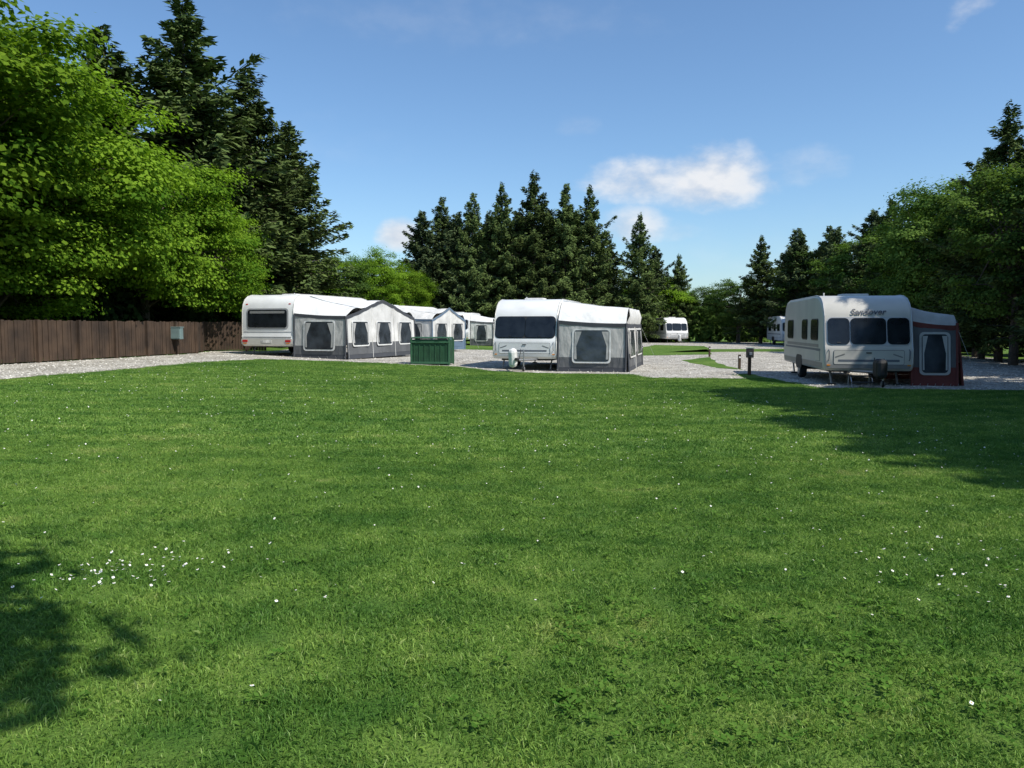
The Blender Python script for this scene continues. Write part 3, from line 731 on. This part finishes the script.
        for i in range(ns):
            s0=i/ns; s1=(i+1)/ns; a=P(s0,topz(s0)); b=P(s1,topz(s1))
            def o(p,dz): return (p[0]+nn.x*.030,p[1]+nn.y*.030,p[2]+dz)
            def sc(s): return -0.10-0.03*abs(math.sin(math.pi*s*nw*3))
            vf.append((o(a,sc(s0)),o(b,sc(s1)),o(b,.012),o(a,.012)))
        poly('valance_'+tag,A,vf,M[trim],True)
    wall('near_end',(x0,ya),(x1,ya),ze+0.12,ze,None,True,1,mm=endmid,ll=endlow,wf=ewin,z1=0.35,zt=0.50)
    wall('far_end',(x1,yb),(x0,yb),ze,ze+0.12,None,False,1)
    fa=ze; wall('front',(x1,ya),(x1,yb),fa,fa,(zf+gable) if gable>0 else None,True,nwin,mm=fmid,wf=fw)
    if gable==0:
        ff=[]
        for i in range(n):
            def ev(t): return (x1+0.0,ya+(yb-ya)*t,ze)
            a,b=G[i][mseg],G[i+1][mseg]; c_,d_=ev((i+1)/n),ev(i/n)
            m1=tuple((p+q)/2+(0.08 if k==0 else 0) for k,(p,q) in enumerate(zip(a,d_))); m2=tuple((p+q)/2+(0.08 if k==0 else 0) for k,(p,q) in enumerate(zip(b,c_)))
            ff+=[(a,b,m2,m1),(m1,m2,c_,d_)]
        poly('front_top',A,ff,M[roof],True)
    for (px,py,dx,dy) in ((x1,ya,0.5,-0.6),(x1,yb,0.8,0.5)):
        rod('guy_line',A,[(px,py,ze-0.02),(px+dx*0.9,py+dy*0.9,0.02)],0.005,M['fabM'],4)
    for i in range(7):
        s=i/6; rod('ground_peg',A,[(x0+(x1-x0)*s,ya-0.02-flare,-0.02),(x0+(x1-x0)*s,ya-0.09-flare,0.07)],0.008,M['steel'],4)
    return A

L1=caravan(-11.5,34.0,19,W=2.6,L=6.6,H=2.58,end='rear',winz=(1.18,1.92))
awning(L1,2.6,2.45,0.05,6.2,zr=2.52,zf=1.98,ze=1.70,hip=1.2,gable=0.50,nwin=3,fmid='fabL',low='fabG',endmid='fabM',endlow='fabG',drop=0.06,ewin=0.56,flare=0.08,border='fabW',fw=0.62)
L2=caravan(-0.72,29.2,14,W=2.4,L=6.3,H=2.60,slope=0.24,end='front',panes=2,winz=(1.18,1.94))
awning(L2,2.4,2.45,0.1,5.6,zr=2.54,zf=2.26,ze=1.68,hip=0.95,nwin=2,mid='fabL',low='fabG',endmid='fabM',endlow='fabG',fmid='fabL',ewin=0.52,flare=0.10,border='fabW')
L3=caravan(8.5,21.8,9.5,W=2.32,L=6.4,H=2.48,slope=0.18,end='front',body='cream',panes=3,text='Sandover',winz=(1.11,1.84))
awning(L3,2.32,1.18,0.45,2.6,zr=2.16,zf=1.90,ze=1.62,hip=0.4,nwin=2,low='fabR',mid='fabM',endmid='fabG',endlow='fabR',roof='fabM',trim='fabR',ewin=0.58,flare=0.20,border='fabM',sag=0.05)
L4=caravan(-8.9,46.0,22,W=2.3,L=6,H=2.5,end='rear')
awning(L4,2.3,2.5,0.1,4.2,zr=2.4,zf=2.0,ze=1.7,hip=0.8,gable=0.40,nwin=2,low='fabB',mid='fabL',roof='fabL',trim='fabB')
L5=caravan(-5.6,62,8,W=2.3,L=5.5,H=2.5)
awning(L5,2.3,1.8,0.4,3.2,zr=2.35,zf=2.05,ze=1.75,hip=0.5,nwin=2,low='fabG',mid='fabL',roof='fabW',trim='fabG')
L6=caravan(15.2,79,-8,W=2.3,L=6.0,H=2.5,panes=3)
L7=caravan(22.9,68,6,W=2.3,L=6.0,H=2.5,panes=3)
st=bpy.data.objects.new('caravan_step',None); COL.objects.link(st); st.location=(9.2,21.1,0); st.rotation_euler=(0,0,-.16)
box('tread_top',st,(0,0,0.30),(0.55,0.30,0.03),M['black'],0.01); box('tread_low',st,(0,-0.28,0.15),(0.55,0.26,0.03),M['black'],0.01)
for sx in(-.26,.26):
    rod('leg_back',st,[(sx,0.12,0.0),(sx,0.1,0.30)],0.015,M['steel'],6); rod('leg_front',st,[(sx,-0.38,0.0),(sx,-0.1,0.30)],0.015,M['steel'],6)

# ------------------------------------------------------------ fence
def fence(a,b,h=1.32):
    E=bpy.data.objects.new('wooden_fence',None); COL.objects.link(E)
    a=Vector(a);b=Vector(b);d=b-a;L=d.length;u=d/L; nn=Vector((u.y,-u.x))
    V=[];F=[]
    def bx(s,w,off,th,z0,z1):
        p=a+u*s+nn*off; g=gz(p.x); bi=len(V)
        for zz in (z0,z1):
            for (ds,dn) in ((-w/2,-th/2),(w/2,-th/2),(w/2,th/2),(-w/2,th/2)):
                q=p+u*ds+nn*dn; V.append((q.x,q.y,g+zz))
        for f in ((0,1,2,3),(4,5,6,7),(0,1,5,4),(1,2,6,5),(2,3,7,6),(3,0,4,7)): F.append(tuple(bi+i for i in f))
    s=0.06
    while s<L:
        bx(s,0.112,0.03+random.choice((0,0.014)),0.02,0.04+random.uniform(0,.01),h+random.uniform(-0.02,0.02)); s+=0.125
    me=bpy.data.meshes.new('boards'); me.from_pydata(V,[],F); me.materials.append(M['wood']); 
    addobj('boards',me,E)
    V.clear();F.clear()
    s=0
    while s<L+0.1:
        bx(min(s,L),0.1,0.09,0.1,-0.1,h+0.02); s+=1.83
    me=bpy.data.meshes.new('posts'); me.from_pydata(V,[],F); me.materials.append(M['wood']); addobj('posts',me,E)
    V.clear();F.clear()
    s=0.45
    while s<L:
        for z in (0.3,1.05): bx(s,0.9,-0.005,0.04,z,z+0.08)
        s+=0.9
    me=bpy.data.meshes.new('rails'); me.from_pydata(V,[],F); me.materials.append(M['wood']); addobj('rails',me,E)
    return E
fence((-18.2,5),(-13.3,33.5)); fence((-14.1,36.6),(-11.6,37.6),1.35); fence((-13.3,33.5),(-14.1,36.6),1.3)
cb=bpy.data.objects.new('meter_cabinet',None); COL.objects.link(cb); cb.location=(-13.35,31.9,gz(-13.3)); cb.rotation_euler=(0,0,math.radians(-8))
box('case',cb,(0,0,0.85),(0.42,0.25,0.46),M['cab'],0.02); box('door',cb,(0,-0.135,0.85),(0.36,0.02,0.40),M['cab'],0.008); box('lid',cb,(0,0,1.10),(0.46,0.30,0.04),M['cab'],0.01)
rod('post',cb,[(0,0.05,-0.05),(0,0.05,0.65)],0.04,M['wood'],6)

gb=bpy.data.objects.new('green_storage_bin',None); COL.objects.link(gb); gb.location=(-3.08,31.0,gz(-3.15)); gb.rotation_euler=(0,0,math.radians(-6))
w,dp,h=1.46,0.95,1.0
box('body',gb,(0,0,h/2),(w,dp,h-0.06),M['green'],0.02)
for i in range(7):
    box('front_rib_%d'%i,gb,(-w/2+0.11+i*(w-0.22)/6,-dp/2-0.010,h*0.45),(0.045,0.02,h*0.72),M['green'],0.006)
box('mid_rail',gb,(0,-dp/2-0.02,h*0.86),(w+0.03,0.05,0.06),M['greenl'],0.01)
box('base_rail',gb,(0,-dp/2-0.02,0.08),(w+0.03,0.05,0.08),M['greenl'],0.01)
for sx in (-1,1):
    box('corner_post',gb,(sx*w/2,-dp/2,h/2),(0.07,0.07,h),M['greenl'],0.01); box('corner_post',gb,(sx*w/2,dp/2,h/2),(0.07,0.07,h),M['greenl'],0.01)
box('lid_left',gb,(-w/4,0,h+0.03),(w/2-0.01,dp+0.08,0.06),M['greenl'],0.02); box('lid_right',gb,(w/4,0,h+0.03),(w/2-0.01,dp+0.08,0.06),M['greenl'],0.02)
for sx in (-0.35,0.35): rod('lid_handle',gb,[(sx-.08,-dp/2-0.05,h+0.02),(sx-.08,-dp/2-0.09,h+0.02),(sx+.08,-dp/2-0.09,h+0.02),(sx+.08,-dp/2-0.05,h+0.02)],0.012,M['black'],6)

def hookup(x,y,h=0.85):
    E=bpy.data.objects.new('electric_hookup_post',None); COL.objects.link(E); E.location=(x,y,gz(x))
    box('post',E,(0,0,h*0.4),(0.10,0.08,h*0.8),M['wood'],0.01)
    box('socket_box',E,(0,-0.02,h*0.86),(0.22,0.18,0.30),M['black'],0.02)
    box('cap',E,(0,-0.02,h*0.86+0.17),(0.25,0.21,0.03),M['cab'],0.01)
    box('socket_flap',E,(0,-0.12,h*0.84),(0.10,0.03,0.10),M['greyd'],0.01)
hookup(7.85,26.4); hookup(6.6,46); hookup(-0.6,50)
def bollard(x,y):
    E=bpy.data.objects.new('marker_post',None); COL.objects.link(E); E.location=(x,y,gz(x))
    box('post',E,(0,0,0.25),(0.09,0.09,0.6),M['wood'],0.01); box('reflector',E,(0,-0.05,0.45),(0.06,0.012,0.06),M['petal'])
for p in ((8.6,30.2),(10.5,42.5),(7.2,44.3),(-6.2,50.4)): bollard(*p)

# ------------------------------------------------------------ tree beside/behind the camera (shadow at lower left)
ov=deciduous('maple_mesh',777,7.4,1.8,4.3,40,120,0.15,M['syc'],lean=(1.8,1.2))
addobj('maple_tree',ov,loc=(-1.9,-0.9,gz(-1.9)-0.05))

# ------------------------------------------------------------ light
el=math.radians(52); az=math.atan2(0.82,-0.57)
S_=Vector((math.sin(az)*math.cos(el),math.cos(az)*math.cos(el),math.sin(el)))
sd=bpy.data.lights.new('sun','SUN'); sd.energy=5.0; sd.angle=math.radians(0.53); sd.color=(1.0,0.955,0.88)
so=bpy.data.objects.new('sun',sd); COL.objects.link(so); so.rotation_euler=(-S_).to_track_quat('-Z','Y').to_euler(); so.location=(0,0,50)
w=bpy.data.worlds.new('World'); scene.world=w; w.use_nodes=True; nt=w.node_tree; nt.nodes.clear()
wo=N(nt,'ShaderNodeOutputWorld'); bg=N(nt,'ShaderNodeBackground'); bg.inputs['Strength'].default_value=0.145
sky=N(nt,'ShaderNodeTexSky'); sky.sky_type='NISHITA'; sky.sun_disc=False; sky.sun_elevation=el; sky.sun_rotation=az
sky.air_density=1.0; sky.dust_density=0.6; sky.ozone_density=2.0
tc=N(nt,'ShaderNodeTexCoord'); sep=N(nt,'ShaderNodeSeparateXYZ'); nt.links.new(tc.outputs['Generated'],sep.inputs[0])
def mth(op,a,b=None,c=None,clamp=False):
    n=nt.nodes.new('ShaderNodeMath'); n.operation=op; n.use_clamp=clamp
    for i,v in enumerate((a,b,c)):
        if v is None: continue
        if isinstance(v,(int,float)): n.inputs[i].default_value=v
        else: nt.links.new(v,n.inputs[i])
    return n.outputs[0]
azn=mth('ARCTAN2',sep.outputs[0],sep.outputs[1]); eln=mth('ARCSINE',sep.outputs[2])
comb=N(nt,'ShaderNodeCombineXYZ'); nt.links.new(azn,comb.inputs[0]); nt.links.new(mth('MULTIPLY',eln,1.6),comb.inputs[1])
def noise(scale,det=6,rough=0.55):
    n=N(nt,'ShaderNodeTexNoise'); n.inputs['Scale'].default_value=scale; n.inputs['Detail'].default_value=det; n.inputs['Roughness'].default_value=rough
    nt.links.new(comb.outputs[0],n.inputs['Vector']); return n.outputs['Fac']
nz=noise(20,7,0.55)
D2=math.radians
def cloud(az0,el0,a,b,dens,tilt=0.0,amp=1.3,soft=1.0):
    dx=mth('DIVIDE',mth('SUBTRACT',azn,D2(az0)),D2(a)); dy=mth('DIVIDE',mth('SUBTRACT',mth('SUBTRACT',eln,D2(el0)),mth('MULTIPLY',mth('SUBTRACT',azn,D2(az0)),tilt)),D2(b))
    below=mth('LESS_THAN',dy,0.0); dy=mth('MULTIPLY',dy,mth('ADD',1.0,mth('MULTIPLY',below,0.5)))
    r=mth('ADD',mth('MULTIPLY',dx,dx),mth('MULTIPLY',dy,dy))
    v=mth('ADD',mth('SUBTRACT',1.0,r),mth('MULTIPLY',mth('SUBTRACT',nz,0.5),amp*2))
    sm=nt.nodes.new('ShaderNodeMapRange'); sm.interpolation_type='SMOOTHSTEP'; sm.inputs['From Min'].default_value=0.0; sm.inputs['From Max'].default_value=soft
    nt.links.new(v,sm.inputs['Value'])
    gate=mth('SUBTRACT',2.2,r,clamp=True)
    return mth('MULTIPLY',mth('MULTIPLY',sm.outputs[0],gate,clamp=True),dens)
cl_=[cloud(13.8,9.6,5.0,3.1,0.95,amp=0.85,soft=1.2),cloud(9.4,9.8,5.4,2.3,0.85,amp=1.0,soft=1.3),cloud(8.6,6.8,2.9,1.9,0.85,amp=0.8,soft=1.3),cloud(-7.9,6.2,2.1,1.7,0.9,amp=0.7),cloud(4.6,13.6,1.9,1.1,0.34,soft=2,amp=1.0),cloud(19.6,10.2,3.6,1.7,0.36,soft=2),cloud(11.6,6.4,1.8,1.0,0.35,soft=1.8),cloud(31,20.5,3.4,2.4,0.55,0.8,soft=1.6),
    cloud(-26,22,16,3.5,0.34,0.05,soft=3),cloud(-3,20,16,2.5,0.18,soft=3),cloud(18,4,20,4,0.18,soft=3),cloud(-20,12,14,3,0.12,soft=3),cloud(55,14,8,2.5,.8),cloud(-60,12,8,2.5,.8)]
m=cl_[0]
for c in cl_[1:]: m=mth('MAXIMUM',m,c)
mixc=N(nt,'ShaderNodeMix'); mixc.data_type='RGBA'
hz=N(nt,'ShaderNodeVectorMath'); hz.operation='MULTIPLY'; hz.inputs[1].default_value=(0.80,0.97,1.10)
nt.links.new(sky.outputs[0],hz.inputs[0])
nt.links.new(hz.outputs[0],mixc.inputs[6])
cr=N(nt,'ShaderNodeValToRGB'); cr.color_ramp.elements[0].color=(4.3,4.6,5.2,1); cr.color_ramp.elements[1].color=(6.0,6.1,6.3,1)
cr.color_ramp.elements[0].position=0.35; cr.color_ramp.elements[1].position=0.6
nt.links.new(nz,cr.inputs['Fac']); nt.links.new(cr.outputs[0],mixc.inputs[7]); nt.links.new(m,mixc.inputs[0])
nt.links.new(mixc.outputs[2],bg.inputs['Color']); nt.links.new(bg.outputs[0],wo.inputs[0])

# ------------------------------------------------------------ camera
cd=bpy.data.cameras.new('camera'); cd.sensor_width=36; cd.lens=28.1; cd.clip_end=4000; cd.clip_start=0.05
co=bpy.data.objects.new('camera',cd); COL.objects.link(co); co.location=(0,0,1.6); co.rotation_euler=(math.radians(90-4.1),0,0)
scene.camera=co
scene.view_settings.view_transform='Standard'; scene.view_settings.look='None'; scene.view_settings.exposure=0; scene.view_settings.gamma=1
